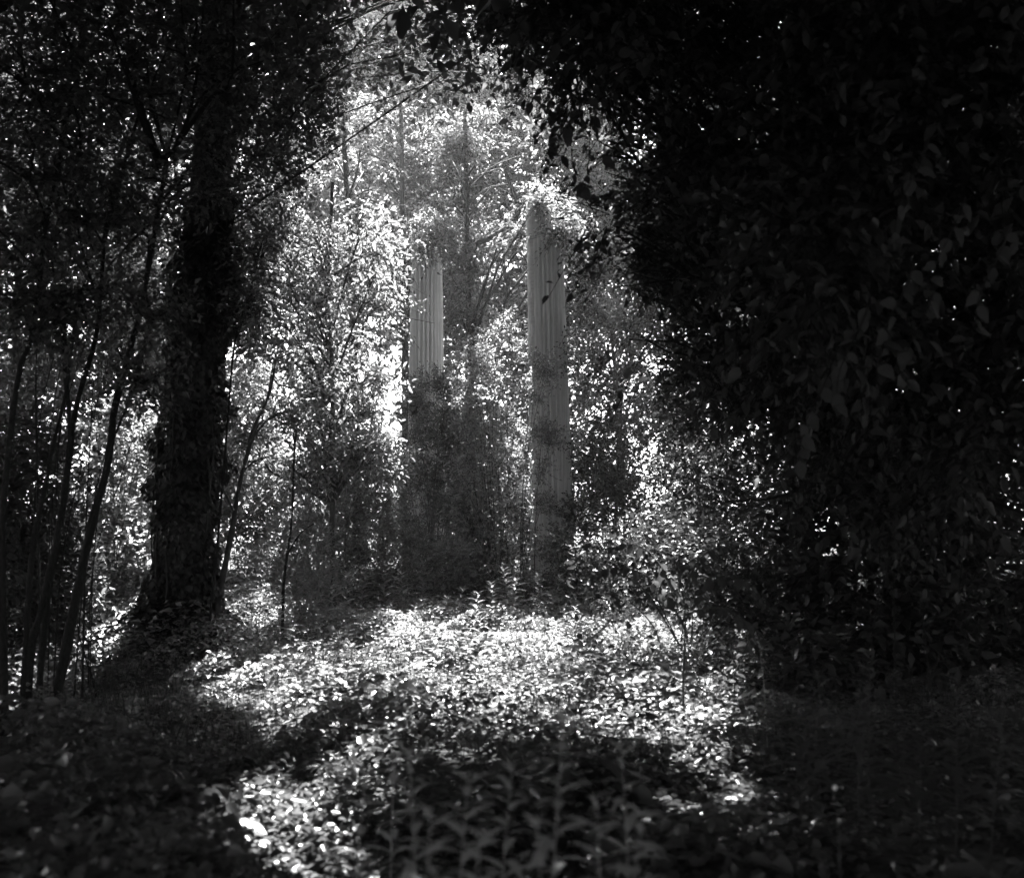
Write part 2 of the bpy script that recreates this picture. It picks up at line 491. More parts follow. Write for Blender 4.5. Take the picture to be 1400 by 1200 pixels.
# ------------------------------------------------------------------ overstory: the wood round the clearing, with unseen trees added for shade
def jit_grid(x0, x1, y0, y1, step):
    X, Y = np.meshgrid(np.arange(x0, x1, step), np.arange(y0, y1, step))
    p = np.stack([X.ravel(), Y.ravel()], 1)
    return p+rng.uniform(-.45, .45, p.shape)*step
IV = np.array([at(243, 893, 15.9)[0], 15.9])
over = [  # x, y, trunk radius, height, label
    (IV[0]+.45, 16.0, None, 18, None),
    (-10.5, 8.5, .32, 17, 'dark canopy tree rooted among the leaning saplings'),
    (-13.5, 19, .3, 18, 'dark canopy tree deep in the wood beyond the saplings'),
    (10.6, 13.5, .36, 18, 'broad canopy tree whose dark crown roofs the black side of the clearing'),
    (9.8, 5.5, .3, 17, 'canopy tree shading the tall dark weeds'),
    (13, 22, .34, 18, 'canopy tree beyond the dark shrubs, past the column with the stepped top'),
    (-6.5, -3.5, .3, 17, 'canopy tree shading the near ground on the sapling side'),
    (5.5, -4.5, .3, 17, 'canopy tree shading the near ground on the weed side'),
    (-1, -10, .3, 17, 'canopy tree farthest from the columns'),
    (-16, 2, .3, 17, 'canopy tree at the outer edge of the sapling thicket'),
    (16, -2, .3, 17, 'canopy tree at the outer edge of the weed thicket'),
]
OT = np.array([(o[0], o[1]) for o in over])
g = jit_grid(-21, 21, -14, 27, 1.9)
zlo = np.maximum(8.5, 1.7+.42*np.maximum(g[:, 1], 0)+.2)
zlo = np.where(np.abs(g[:, 0]) > 5.5+.0*g[:, 1], np.minimum(zlo, 8.0), zlo)
gc = np.column_stack([g, zlo+rng.uniform(0, 5.0, len(g)), rng.uniform(1.3, 2.1, len(g))])
g2 = jit_grid(-9, 10, 7, 21, 2.0)  # unseen upper leaf layer, added to close sun leaks over the foreground
gc = np.concatenate([gc, np.column_stack([g2, rng.uniform(13.5, 17, len(g2)), rng.uniform(1.6, 2.2, len(g2))])])
dl = np.linalg.norm(gc[:, None, :2]-OT[None], axis=2)
own = dl.argmin(1)
cx_, cy_ = proj(gc[:, :3])
inview = (gc[:, 1] > 8) & (cx_ > -150) & (cx_ < 1500) & (cy_ > -130)
midview = (gc[:, 1] > 6) & ~inview & (cx_ > -300) & (cx_ < 1700) & (cy_ > -480)
IVY_CLUMPS = None
for k, (x, y, r, h, lab) in enumerate(over):
    mine = own == k
    if r is None:
        IVY_CLUMPS = gc[mine]; continue
    z0 = float(ground_z(x, y))
    path = [(x, y, z0-.1), (x+rng.normal()*.2, y+rng.normal()*.2, h*.35), (x+rng.normal()*.5, y+rng.normal()*.4, h*.7), (x+rng.normal()*.6, y+rng.normal()*.6, h)]
    cl = gc[mine]; iv = inview[mine]; mv = midview[mine]
    root = tree('canopy_tree', lab, 'tree', path, r, .06, cl[:1], 1, leaf=.2, limbs=False)
    for ch in list(root.children):
        if ch.name.split('.')[0] in ('crown', 'twigs'): bpy.data.objects.remove(ch)
    pp = smooth_path(path, 28); L = []
    for c in cl:
        d = np.linalg.norm(pp[:, :2]-c[:2], axis=1)
        i = max(int(np.argmin(np.abs(pp[:, 2]-(c[2]-.45*d.min()))+.15*d)), 9)
        q, rr = limb(pp[i], c[:3], .05, .015); L.append((q-pp[0], rr))
    if L: link('branches', tubes('branches', L, 5), M['bark'], root)['kind'] = 'stuff'
    A = [sprays(cl[s][:, :3], cl[s][:, 3], n, ls, 7, lf) for s, n, ls, lf in ((iv, 250, .6, .172), (mv, 105, .8, .35), (~iv & ~mv, 40, 1.1, .6)) if s.any()]
    A = [a for a in A if a is not None]
    crown_parts(root, tuple(np.concatenate(z) for z in zip(*A)), M['leaf'], .55, twig=0)

# ------------------------------------------------------------------ the ivied tree
def ivied_tree():
    pts = [at(243, 897, 15.9), at(250, 800, 15.9), at(256, 650, 16), at(272, 480, 16.1), at(284, 330, 16.2), at(292, 150, 16.3), at(300, -60, 16.5), at(300, -220, 16.8)]
    pts[0][2] = ground_z(pts[0][0], 15.9)-.1
    base = pts[0].copy()
    root = thing('ivied_tree', base, 'thick dark tree trunk wrapped in ivy standing at the clearing edge', 'tree')
    path = smooth_path(pts, 60)
    n = 60; rad = np.interp(np.linspace(0, 1, n), [0, .06, .15, .6, 1], [.62, .42, .36, .33, .16])
    link('trunk', tubes('trunk', [(path-base, rad)], 14), M['bark'], root)
    # ivy coat
    K = 15000
    f = rng.random(K)**1.25*.62
    i = f*(n-1); i0 = i.astype(int)
    c = path[i0]*(1-(i-i0))[:, None]+path[np.minimum(i0+1, n-1)]*(i-i0)[:, None]
    a = rng.uniform(0, 2*pi, K)
    lump = .13+.12*np.sin(c[:, 2]*2.3+a*2)+.09*np.sin(c[:, 2]*5.1-a*3+1)+.06*np.sin(c[:, 2]*9+a)
    r = np.interp(f, np.linspace(0, 1, n), rad)+np.clip(lump, .02, .5)*rng.random(K)**.5
    out = np.stack([np.cos(a), np.sin(a), np.zeros(K)], 1)
    P = c+out*r[:, None]
    D = out*.35+rng.normal(size=(K, 3))*.35+np.array([0, 0, -.75])
    N = out+rng.normal(size=(K, 3))*.45+np.array([0, 0, .35])
    # ivy spilling over the root mound
    K2 = 9000
    u = rng.normal(size=(K2, 2))*np.array([.62, .55])+np.array([base[0]-.25, 15.6])
    dist = np.hypot(u[:, 0]-base[0], u[:, 1]-15.9)
    P2 = np.column_stack([u, ground_z(u[:, 0], u[:, 1])+rng.random(K2)*.28+np.clip(.75-dist*.62, 0, 1)*rng.random(K2)**.4])
    D2 = rng.normal(size=(K2, 3))*np.array([1, 1, .25])+np.array([-.2, -.5, -.3]); N2 = np.array([0, -.2, 1])+rng.normal(size=(K2, 3))*.4
    S = rng.uniform(.06, .13, K+K2)
    o = link('ivy', leaf_mesh('ivy', np.concatenate([P, P2])-base, np.concatenate([D, D2]), np.concatenate([N, N2]), S, S*.9, 'm'), M['ivy'], root); o['kind'] = 'stuff'
    # climbing ivy stems, each its own
    for k in range(7):
        a0 = rng.uniform(pi, 2*pi); w = rng.uniform(-.9, .9)
        f = np.linspace(.01, rng.uniform(.35, .6), 22); ii = (f*(n-1)).astype(int)
        aa = a0+w*np.sin(f*9+k)
        q = path[ii]+np.stack([np.cos(aa), np.sin(aa), 0*aa], 1)*(rad[ii]+.10+.05*np.sin(f*40+k))[:, None]
        link('ivy_stem', tubes('ivy_stem', [(q-base, np.linspace(.022, .01, 22))], 5), M['bark'], root)
    cl = IVY_CLUMPS.copy()
    more = np.array([tuple(at(x, y, Y))+(r,) for x, y, Y, r in
                     [(330, 300, 16.2, .8), (380, 250, 16, .9), (250, 270, 15.6, .9), (200, 330, 16.5, .8), (430, 210, 16, .9), (330, 180, 15.5, 1.), (400, 120, 16, 1.), (250, 150, 16, 1.), (470, 80, 16.5, .9),
                      (340, 380, 16.3, .5), (150, 250, 16.5, 1.), (360, 40, 16, 1.1), (240, 50, 15.5, 1.1), (450, 160, 17, .7), (120, 130, 16, 1.1), (60, 220, 16.5, 1.1), (90, 40, 16, 1.1), (20, 100, 16, 1.2)]])
    L = []
    for c in np.concatenate([cl, more]):
        d = np.linalg.norm(path[:, :2]-c[:2], axis=1)
        j = max(int(np.argmin(np.abs(path[:, 2]-(c[2]-.4*d.min()))+.15*d)), 22)
        q, rr = limb(path[j], c[:3], .02, .008); L.append((q-base, rr))
    link('branches', tubes('branches', L, 5), M['bark'], root)['kind'] = 'stuff'
    iv = inview[own == 0]; mv = midview[own == 0]
    A = [sprays(cl[iv][:, :3], cl[iv][:, 3], 250, .6, 7, .172)]+[sprays(cl[q][:, :3], cl[q][:, 3], a_, b_, 7, c_) for q, a_, b_, c_ in ((mv, 105, .8, .35), (~iv & ~mv, 40, 1.1, .6)) if q.any()]+[sprays(more[:, :3], more[:, 3], 160, .5, 8, .10, droop=.3)]
    A = [a for a in A if a is not None]
    crown_parts(root, tuple(np.concatenate(z) for z in zip(*A)), M['leaf'], .55, twig=0)
ivied_tree()

# ------------------------------------------------------------------ saplings beside the ivied tree
def sapling(label, Y, px, w0, w1, forks=(), clumps=(), leaf=.09, nsp=70, name='sapling', group='slender saplings beside the ivied tree', mat='leaf', bark='darkbark'):
    w0 *= .7; w1 *= .8
    P = [at(x, y, Y+.25*i) for i, (x, y) in enumerate(px)]
    P[0][2] = float(ground_z(P[0][0], P[0][1]))-.05
    ex = []
    for fk in forks:
        q = smooth_path([at(x, y, Y+.25*len(px)*.5+dz) for x, y, dz in fk], 14); ex.append((q, np.linspace(w1*1.2, w1*.35, 14)))
    cl = np.array([tuple(at(x, y, Y+d))+(r,) for x, y, d, r in clumps]).reshape(-1, 4)
    return tree(name, label, 'sapling', P, w0, w1, cl, nsp, .38, 8, leaf, .55, mat, group, extra=ex, twig=.004, sides=7, bark=bark)
sapling('thickest sapling of the clump, forking high into spreading boughs', 9.6, [(64, 1005), (91, 884), (107, 800), (124, 719), (144, 642), (151, 571), (168, 497), (193, 400), (213, 279), (222, 218)], .075, .032,
        [[(222, 218, 0), (247, 191, 0), (268, 111, .2), (280, -10, .4)], [(245, 193, 0), (285, 138, .1), (316, 107, .1), (319, -20, .2)], [(218, 230, 0), (195, 168, -.2), (171, 97, -.3), (148, 30, -.5)], [(219, 222, 0), (180, 110, .4), (160, 72, .5)]],
        [(300, 190, 1.5, .6), (330, 90, 1.5, .7), (150, 40, 1.5, .7), (200, 100, 1.8, .7), (270, 30, 2, .8), (180, 300, 1.8, .5), (260, 250, 1.5, .5)])
sapling('slim sapling forked low off the thickest one, arching to a thin tip', 9.9, [(72, 985), (112, 770), (140, 672), (158, 598), (181, 544), (195, 497), (204, 440)], .03, .012, [], [(210, 430, .6, .35), (190, 520, .8, .25)])
sapling('second sapling of the clump, leaning steadily towards the ivied trunk', 9.3, [(34, 1005), (44, 884), (60, 830), (80, 736), (97, 615), (101, 575), (114, 521), (134, 444), (144, 309), (161, 255), (190, 150)], .06, .02, [[(128, 396, 0), (110, 330, .3), (100, 270, .3)]],
        [(150, 250, 1.5, .6), (110, 300, 1.5, .6), (90, 200, 1.4, .7), (130, 120, 1.8, .7)])
sapling('straight sapling rising between the leaning ones', 9.7, [(50, 990), (62, 850), (82, 720), (97, 590), (90, 500), (89, 420), (74, 386), (82, 302), (84, 235), (97, 151), (117, 64)], .045, .014, [], [(70, 160, 1.2, .7), (100, 60, 1.4, .8), (60, 320, 1.2, .5)])
sapling('crooked sapling with a bent waist in the thicket', 9.1, [(28, 1000), (40, 800), (50, 719), (64, 652), (74, 598), (89, 534), (96, 470), (110, 400)], .04, .014, [], [(115, 390, .9, .5), (60, 430, 1, .5)])
sapling('outermost sapling of the thicket with bare lower stem', 8.9, [(6, 1005), (3, 800), (7, 668), (25, 517), (42, 467), (52, 400), (60, 319), (77, 235), (90, 150)], .05, .018, [], [(30, 230, 1.2, .7), (20, 100, 1.2, .8), (20, 400, 1, .6), (-20, 300, 1, .7)])
sapling('thin upright whip among the saplings', 10.2, [(56, 985), (54, 830), (52, 680), (50, 500), (60, 420)], .02, .008, [], [(60, 420, .3, .4)])
sapling('thin leafless whip close to the thickest sapling', 10.4, [(112, 960), (116, 800), (119, 690), (124, 588), (128, 520)], .018, .007)
sapling('short broken stick leaning in the lit ivy beside the saplings', 11.3, [(136, 962), (127, 930), (110, 877), (106, 850)], .022, .008, name='stick_sapling')
sapling('slender bare sapling leaning away from the foot of the ivied trunk', 15.2, [(288, 893), (292, 867), (302, 800), (314, 736), (325, 668), (337, 620), (345, 588), (369, 534), (376, 484)], .085, .022,
        [[(340, 605, -1), (370, 570, -1), (400, 560, -1)], [(331, 645, -1), (350, 630, -1), (375, 622, -1)], [(320, 700, -1), (300, 660, -1), (285, 640, -1)]], [(385, 480, .5, .5), (400, 560, .2, .35)], bark='bark')
sapling('thin dark stem creeping up beside the ivied trunk', 15.0, [(282, 893), (296, 760), (310, 600), (322, 467), (342, 400), (352, 340)], .03, .012, [], [(355, 340, .3, .45), (340, 420, .3, .3)])
sapling('lone straight stem standing in the lit ground cover', 17.0, [(386, 888), (386, 800), (396, 719), (398, 642), (402, 580)], .04, .02, [[(392, 760, 0), (410, 730, 0), (430, 715, 0)]], [(405, 580, .4, .5)])

for k in range(8):
    x = rng.uniform(-5, 130); dx = rng.uniform(25, 90); Y = rng.uniform(9.8, 12.5); yb = 740+1.7*FPX/Y; yt = rng.uniform(380, 560)
    sapling(('taller' if yt < 440 else 'middling' if yt < 500 else 'shorter')+(' upright' if dx < 50 else ' slanting')+' hair-thin whip tangled among the saplings', Y, [(x, yb), (x+dx*.15+rng.normal()*5, yb*.6+yt*.4), (x+dx*.5+rng.normal()*8, yb*.3+yt*.7), (x+dx, yt)], .012, .005, name='whip', group='hair-thin whips among the saplings')

# ------------------------------------------------------------------ trees behind and beside the columns
def px_clumps(lst):
    return np.array([tuple(at(x, y, Y))+(r,) for x, y, Y, r in lst])
def blob(x0, x1, y0, y1, Y0, Y1, r0, r1, n, keep=None):
    out = []
    while len(out) < n:
        x, y = rng.uniform(x0, x1), rng.uniform(y0, y1)
        if keep and not keep(x, y): continue
        out.append((x, y, rng.uniform(Y0, Y1), rng.uniform(r0, r1)))
    return px_clumps(out)
def trunk_px(lst, Y):
    P = [at(x, y, Y) for x, y in lst]
    P[0][2] = float(ground_z(P[0][0], P[0][1]))-.1
    return P
BG = 'trees behind the columns'
# sunlit broad-leaved tree between the ivied trunk and the columns
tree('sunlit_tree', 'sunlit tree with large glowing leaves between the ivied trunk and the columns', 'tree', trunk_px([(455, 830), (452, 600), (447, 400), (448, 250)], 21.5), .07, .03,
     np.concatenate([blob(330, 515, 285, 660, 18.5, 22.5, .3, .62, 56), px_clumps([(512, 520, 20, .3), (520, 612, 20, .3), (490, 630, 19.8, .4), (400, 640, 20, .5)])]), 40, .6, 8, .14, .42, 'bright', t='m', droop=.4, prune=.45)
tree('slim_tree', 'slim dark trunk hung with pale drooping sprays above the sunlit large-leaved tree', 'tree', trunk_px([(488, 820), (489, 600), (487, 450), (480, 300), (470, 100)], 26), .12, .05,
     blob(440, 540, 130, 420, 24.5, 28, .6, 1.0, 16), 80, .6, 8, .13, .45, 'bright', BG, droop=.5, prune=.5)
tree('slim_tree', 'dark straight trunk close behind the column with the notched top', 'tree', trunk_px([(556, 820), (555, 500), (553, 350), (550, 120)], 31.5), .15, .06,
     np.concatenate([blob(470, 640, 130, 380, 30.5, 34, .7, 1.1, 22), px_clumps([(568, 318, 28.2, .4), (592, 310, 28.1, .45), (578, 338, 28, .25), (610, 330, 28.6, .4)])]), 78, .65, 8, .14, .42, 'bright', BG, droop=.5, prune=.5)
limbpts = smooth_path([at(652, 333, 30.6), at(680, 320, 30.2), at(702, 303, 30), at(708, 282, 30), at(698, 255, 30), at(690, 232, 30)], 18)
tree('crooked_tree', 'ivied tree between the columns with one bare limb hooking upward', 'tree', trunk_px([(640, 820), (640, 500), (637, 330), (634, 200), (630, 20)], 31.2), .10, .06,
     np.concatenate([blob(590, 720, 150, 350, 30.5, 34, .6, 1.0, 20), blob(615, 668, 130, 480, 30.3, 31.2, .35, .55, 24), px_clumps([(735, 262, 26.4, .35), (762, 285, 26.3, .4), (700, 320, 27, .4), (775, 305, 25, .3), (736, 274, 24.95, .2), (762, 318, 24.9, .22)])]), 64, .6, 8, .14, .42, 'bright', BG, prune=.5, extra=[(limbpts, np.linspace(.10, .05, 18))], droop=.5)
specs = [
    (690, 37, 'tree with bright foliage behind the gap between the two columns', 600, 760, 330, 620, 34, 39, 26),
    (836, 33.5, 'tree beyond the stepped column, half hidden by the black crown', 770, 960, 200, 560, 30, 36, 30),
    (960, 36, 'tall tree in the gloom behind the dark broad-leaved crown', 880, 1120, 60, 640, 32, 40, 34),
    (1150, 34, 'tree lost in the black depth of the wood past the dark shrubs', 1040, 1300, 0, 700, 30, 38, 34),
    (1330, 30, 'tree at the blackest edge of the wood with a few lit leaves', 1240, 1440, 0, 700, 27, 34, 30),
    (420, 38, 'pale hazy tree behind the sunlit large-leaved tree', 300, 520, 150, 700, 33, 41, 40),
    (270, 34, 'tree behind the ivied trunk showing either side of it', 190, 350, 250, 720, 29, 37, 34),
    (130, 29, 'tree beyond the saplings with a bright break of sky beside it', 70, 220, 300, 560, 26, 32, 26),
    (20, 27, 'dark tree at the sapling edge of the wood', -80, 110, 150, 780, 23, 30, 40),
    (720, 44, 'farthest tall tree whose top fills the gap above the columns', 560, 800, -60, 420, 40, 46, 44),
    (560, 42, 'tall far tree with hanging boughs above the notched column', 430, 640, -60, 420, 39, 45, 40),
    (860, 40, 'far tree rising over the stepped column', 760, 980, -60, 380, 37, 43, 40),
    (250, 42, 'far tree whose crown closes the top above the ivied tree', 120, 420, -60, 420, 38, 44, 40),
]
for k, (x, Y, lab, x0, x1, y0, y1, Y0, Y1, n) in enumerate(specs):
    b = trunk_px([(x, 810), (x+rng.uniform(-12, 12), 560), (x+rng.uniform(-18, 18), 330), (x+rng.uniform(-20, 20), max(y0, -40))], Y)
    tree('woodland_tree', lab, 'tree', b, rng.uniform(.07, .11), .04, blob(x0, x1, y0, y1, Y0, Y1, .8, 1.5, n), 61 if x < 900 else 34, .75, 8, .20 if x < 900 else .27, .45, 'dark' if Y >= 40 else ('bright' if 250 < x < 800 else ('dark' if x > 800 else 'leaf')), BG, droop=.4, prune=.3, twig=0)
# far wood that reads as one mass
def far_wood():
    n = 640
    a = rng.uniform(-.62, .62, n); d = rng.uniform(50, 68, n)
    z = rng.uniform(1.0, 46, n)  # raised above real tree height, to shade the trees in front
    a[:110] = rng.uniform(-.2, .12, 110); z[:110] = rng.uniform(16, 34, 110)
    C = np.column_stack([d*np.sin(a), d*np.cos(a), z])
    sp = sprays(C, rng.uniform(1.8, 3.2, n), 22, 1.5, 7, .75, droop=.4)
    P, D, N, S, A, B = sp
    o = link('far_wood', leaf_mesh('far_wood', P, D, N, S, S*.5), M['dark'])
    tag(o, 'hazy mass of distant trees closing the wood behind everything', 'woodland', kind='stuff')
far_wood()
def near_wood():
    n = 340
    a = rng.uniform(.72, 2*pi-.72, n); d = rng.uniform(21, 34, n)
    C = np.column_stack([d*np.sin(a), d*np.cos(a), rng.uniform(.5, 15, n)])
    sp = sprays(C, rng.uniform(1.6, 2.8, n), 14, 1.4, 7, .75, droop=.4, prune=0.)
    P, D, N, S, A, B = sp
    o = link('unseen_wood_ring', leaf_mesh('unseen_wood_ring', P, D, N, S, S*.5), M['leaf'])  # out-of-view leaf ring added to block light from the horizon
    tag(o, 'unseen wood added round the clearing to shut out low light', 'woodland', kind='stuff')
near_wood()

# ------------------------------------------------------------------ shrubs
def shrub(name, label, Y, cxp, cls, nsp, leaf=.06, Ls=.4, nl=9, mat='shrub', up=.35, droop=.15, wide=.5, t='q', stems=7, group=None, twig=.004, bark='bark', prune=False, stem_r=.014, flat=.6):
    leaf *= 1.45; nsp = int(nsp*1.55)
    cl = px_clumps(cls)
    b = at(cxp, 800, Y); b[2] = float(ground_z(b[0], Y))-.03
    root = thing(name, b, label, 'shrub', group)
    L = []
    tops = cl[np.argsort(-cl[:, 2])]
    for k in range(max(stems, len(cl))):
        e = tops[k % len(tops)][:3]+rng.normal(size=3)*.12
        s = b+np.array([rng.normal()*.16, rng.normal()*.16, 0])
        m = s*.6+e*.4+np.array([rng.normal()*.1, rng.normal()*.1, .35*(e[2]-s[2])*.4])
        p = smooth_path([s, m, e], 9); L.append((p-b, np.linspace(stem_r, .005, 9)))
    link('stems', tubes('stems', L, 5), M[bark], root)['kind'] = 'stuff'
    crown_parts(root, sprays(cl[:, :3], cl[:, 3], nsp, Ls, nl, leaf, wide, up, droop, prune, flat=flat), M[mat], wide, t, twig, 'foliage', M[bark])
    return root
SG = 'shrubs round the columns'
for x, Y, lab, top in [(520, 31.5, 'dense backing shrub behind the notched column on its sapling side', 640), (625, 32, 'dense backing shrub filling the gap low between the columns', 600), (700, 31, 'backing shrub close behind the stepped column', 610), (800, 30, 'backing shrub behind the glinting small-leaved shrub', 560), (890, 28.5, 'dusky backing shrub between the glinting shrub and the dark ones', 540), (990, 27, 'dusky shrub at the back of the dark shrubs', 540), (420, 31, 'dense backing shrub behind the twiggy bush', 640)]:
    shrub('backing_shrub', lab, Y, x, [(x+rng.uniform(-62, 62), rng.uniform(top, 800), Y+rng.uniform(-.8, .8), rng.uniform(.6, .9)) for _ in range(15)], 26, .11, .6, 8, 'shrub' if x < 780 else 'dark', up=.2, group='backing shrubs behind the columns', stems=3, twig=0)  # darker leaf past the stepped column stands in for shade
def cone(xc, ytop, ybot, wt, wb, Y0, Y1, n, r0, r1):
    out = []
    for k in range(n):
        f = (k+rng.random())/n
        f = f**.8
        w = wt+(wb-wt)*f
        out.append((xc+rng.uniform(-w, w), ytop+(ybot-ytop)*f, rng.uniform(Y0, Y1), r0+(r1-r0)*f))
    return out
shrub('feathery_shrub', 'tall dark feathery shrub hiding the foot of the notched column', 26.6, 588, cone(590, 508, 810, 20, 74, 25.8, 27.6, 44, .26, .6), 46, .058, .4, 9, up=.6, group=SG)
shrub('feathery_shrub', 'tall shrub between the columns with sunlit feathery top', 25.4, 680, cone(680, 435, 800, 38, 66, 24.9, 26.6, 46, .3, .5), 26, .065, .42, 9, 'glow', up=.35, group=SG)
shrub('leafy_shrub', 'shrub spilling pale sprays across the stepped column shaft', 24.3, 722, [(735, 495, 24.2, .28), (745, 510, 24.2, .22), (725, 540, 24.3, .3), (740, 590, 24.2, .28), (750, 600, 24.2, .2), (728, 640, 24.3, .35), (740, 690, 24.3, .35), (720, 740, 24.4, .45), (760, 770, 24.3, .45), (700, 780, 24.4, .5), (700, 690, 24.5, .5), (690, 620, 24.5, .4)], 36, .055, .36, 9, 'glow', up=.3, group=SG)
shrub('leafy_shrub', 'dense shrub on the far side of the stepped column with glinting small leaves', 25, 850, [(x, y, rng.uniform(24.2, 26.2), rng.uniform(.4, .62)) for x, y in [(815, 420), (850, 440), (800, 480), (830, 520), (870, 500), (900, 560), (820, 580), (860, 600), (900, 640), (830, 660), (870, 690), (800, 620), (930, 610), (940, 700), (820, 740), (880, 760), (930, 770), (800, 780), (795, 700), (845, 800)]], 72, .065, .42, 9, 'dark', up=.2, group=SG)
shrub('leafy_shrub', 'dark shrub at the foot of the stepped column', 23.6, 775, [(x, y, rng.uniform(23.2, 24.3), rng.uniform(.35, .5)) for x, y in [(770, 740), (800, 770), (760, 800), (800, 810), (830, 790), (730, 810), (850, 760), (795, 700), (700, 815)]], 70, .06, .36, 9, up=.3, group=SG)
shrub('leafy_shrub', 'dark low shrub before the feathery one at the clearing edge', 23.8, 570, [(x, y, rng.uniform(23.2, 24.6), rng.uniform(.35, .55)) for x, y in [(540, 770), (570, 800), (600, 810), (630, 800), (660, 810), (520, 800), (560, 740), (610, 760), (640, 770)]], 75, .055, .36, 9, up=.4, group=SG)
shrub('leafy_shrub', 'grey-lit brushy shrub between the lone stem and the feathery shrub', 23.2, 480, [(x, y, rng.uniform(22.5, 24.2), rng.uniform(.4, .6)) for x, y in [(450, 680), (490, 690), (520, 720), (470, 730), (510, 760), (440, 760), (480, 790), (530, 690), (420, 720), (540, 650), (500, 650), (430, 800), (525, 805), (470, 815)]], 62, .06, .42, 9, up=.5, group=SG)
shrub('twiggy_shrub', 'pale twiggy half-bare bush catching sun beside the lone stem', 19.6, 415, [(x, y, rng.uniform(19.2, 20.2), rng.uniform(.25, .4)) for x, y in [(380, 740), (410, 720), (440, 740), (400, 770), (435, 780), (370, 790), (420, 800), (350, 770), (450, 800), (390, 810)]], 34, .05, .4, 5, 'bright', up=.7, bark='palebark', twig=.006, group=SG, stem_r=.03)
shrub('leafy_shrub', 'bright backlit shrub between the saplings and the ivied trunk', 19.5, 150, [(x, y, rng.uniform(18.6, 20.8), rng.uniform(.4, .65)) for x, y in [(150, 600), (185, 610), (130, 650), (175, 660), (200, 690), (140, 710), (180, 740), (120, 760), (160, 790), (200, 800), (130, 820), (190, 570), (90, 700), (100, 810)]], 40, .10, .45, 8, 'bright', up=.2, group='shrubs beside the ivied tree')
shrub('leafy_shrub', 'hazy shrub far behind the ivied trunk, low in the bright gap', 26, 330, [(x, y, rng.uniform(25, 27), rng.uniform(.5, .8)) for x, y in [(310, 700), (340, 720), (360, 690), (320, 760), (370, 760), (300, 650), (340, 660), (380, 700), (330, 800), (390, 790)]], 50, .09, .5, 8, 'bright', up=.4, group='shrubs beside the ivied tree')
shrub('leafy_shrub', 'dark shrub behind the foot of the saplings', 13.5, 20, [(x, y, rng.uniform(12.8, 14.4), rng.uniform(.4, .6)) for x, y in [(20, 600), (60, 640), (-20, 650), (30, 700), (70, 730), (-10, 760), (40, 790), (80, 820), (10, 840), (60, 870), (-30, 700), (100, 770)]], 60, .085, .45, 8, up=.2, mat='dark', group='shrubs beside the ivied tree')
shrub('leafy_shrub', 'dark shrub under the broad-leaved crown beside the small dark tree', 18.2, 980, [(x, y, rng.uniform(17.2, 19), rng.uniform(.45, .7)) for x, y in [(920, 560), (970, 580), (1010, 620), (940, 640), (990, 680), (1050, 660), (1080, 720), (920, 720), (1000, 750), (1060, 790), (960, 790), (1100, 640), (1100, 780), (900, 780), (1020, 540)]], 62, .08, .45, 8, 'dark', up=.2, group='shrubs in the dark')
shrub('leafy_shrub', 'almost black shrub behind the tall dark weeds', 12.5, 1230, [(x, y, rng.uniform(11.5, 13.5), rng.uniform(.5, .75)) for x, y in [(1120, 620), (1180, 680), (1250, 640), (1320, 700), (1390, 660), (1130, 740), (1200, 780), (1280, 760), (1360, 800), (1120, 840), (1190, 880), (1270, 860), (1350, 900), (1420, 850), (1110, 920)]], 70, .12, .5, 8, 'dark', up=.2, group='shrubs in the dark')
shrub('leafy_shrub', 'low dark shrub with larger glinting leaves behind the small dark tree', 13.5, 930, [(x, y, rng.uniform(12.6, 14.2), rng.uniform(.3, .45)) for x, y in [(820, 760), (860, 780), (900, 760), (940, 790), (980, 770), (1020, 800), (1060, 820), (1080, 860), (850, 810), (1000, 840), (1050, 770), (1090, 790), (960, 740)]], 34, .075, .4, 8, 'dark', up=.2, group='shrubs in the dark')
# small broad-leaved tree in the lit ground, big leaves as parts
def big_leaf_mesh(name, L, W, bend, fold=.12, teeth=0.0):
    n = 7; V = []; F = []
    for k in range(n):
        t = k/(n-1)
        w = W*(np.sin(pi*min(t*1.05, 1)**.75)**.9 if 0 < t < 1 else 0)+.0015
        x = L*t; z = -bend*L*t*t
        V += [(x, w, z+fold*w*1.6), (x, 0, z), (x, -w, z+fold*w*1.6)]
    for k in range(n-1):
        a = k*3
        F += [(a, a+1, a+4, a+3), (a+1, a+2, a+5, a+4)]
    return raw_mesh(name, np.array(V), [np.array(F)], True)
BROAD = big_leaf_mesh('leaf', 1, .30, .25); BROAD.materials.append(leaf_mat('drooping_leaf', .045, .06, rough=.7, spec=.12, mix=.3))
LANCE = big_leaf_mesh('leaf', 1, .115, .5); LANCE.materials.append(M['weed'])
NARROW = big_leaf_mesh('leaf', 1, .07, .6); NARROW.materials.append(M['shrub'])
FERN = big_leaf_mesh('leaf', 1, .12, .35); FERN.materials.append(M['ground'])
def put_leaf(me, parent, p, d, n, s):
    d = Vector(d).normalized(); n = Vector(n)
    y = n.cross(d).normalized(); z = d.cross(y)
    o = bpy.data.objects.new('leaf', me); COL.objects.link(o); o.parent = parent
    m = Matrix((( d.x, y.x, z.x, p[0]), (d.y, y.y, z.y, p[1]), (d.z, y.z, z.z, p[2]), (0, 0, 0, 1)))
    o.matrix_local = m @ Matrix.Scale(s, 4)
    return o
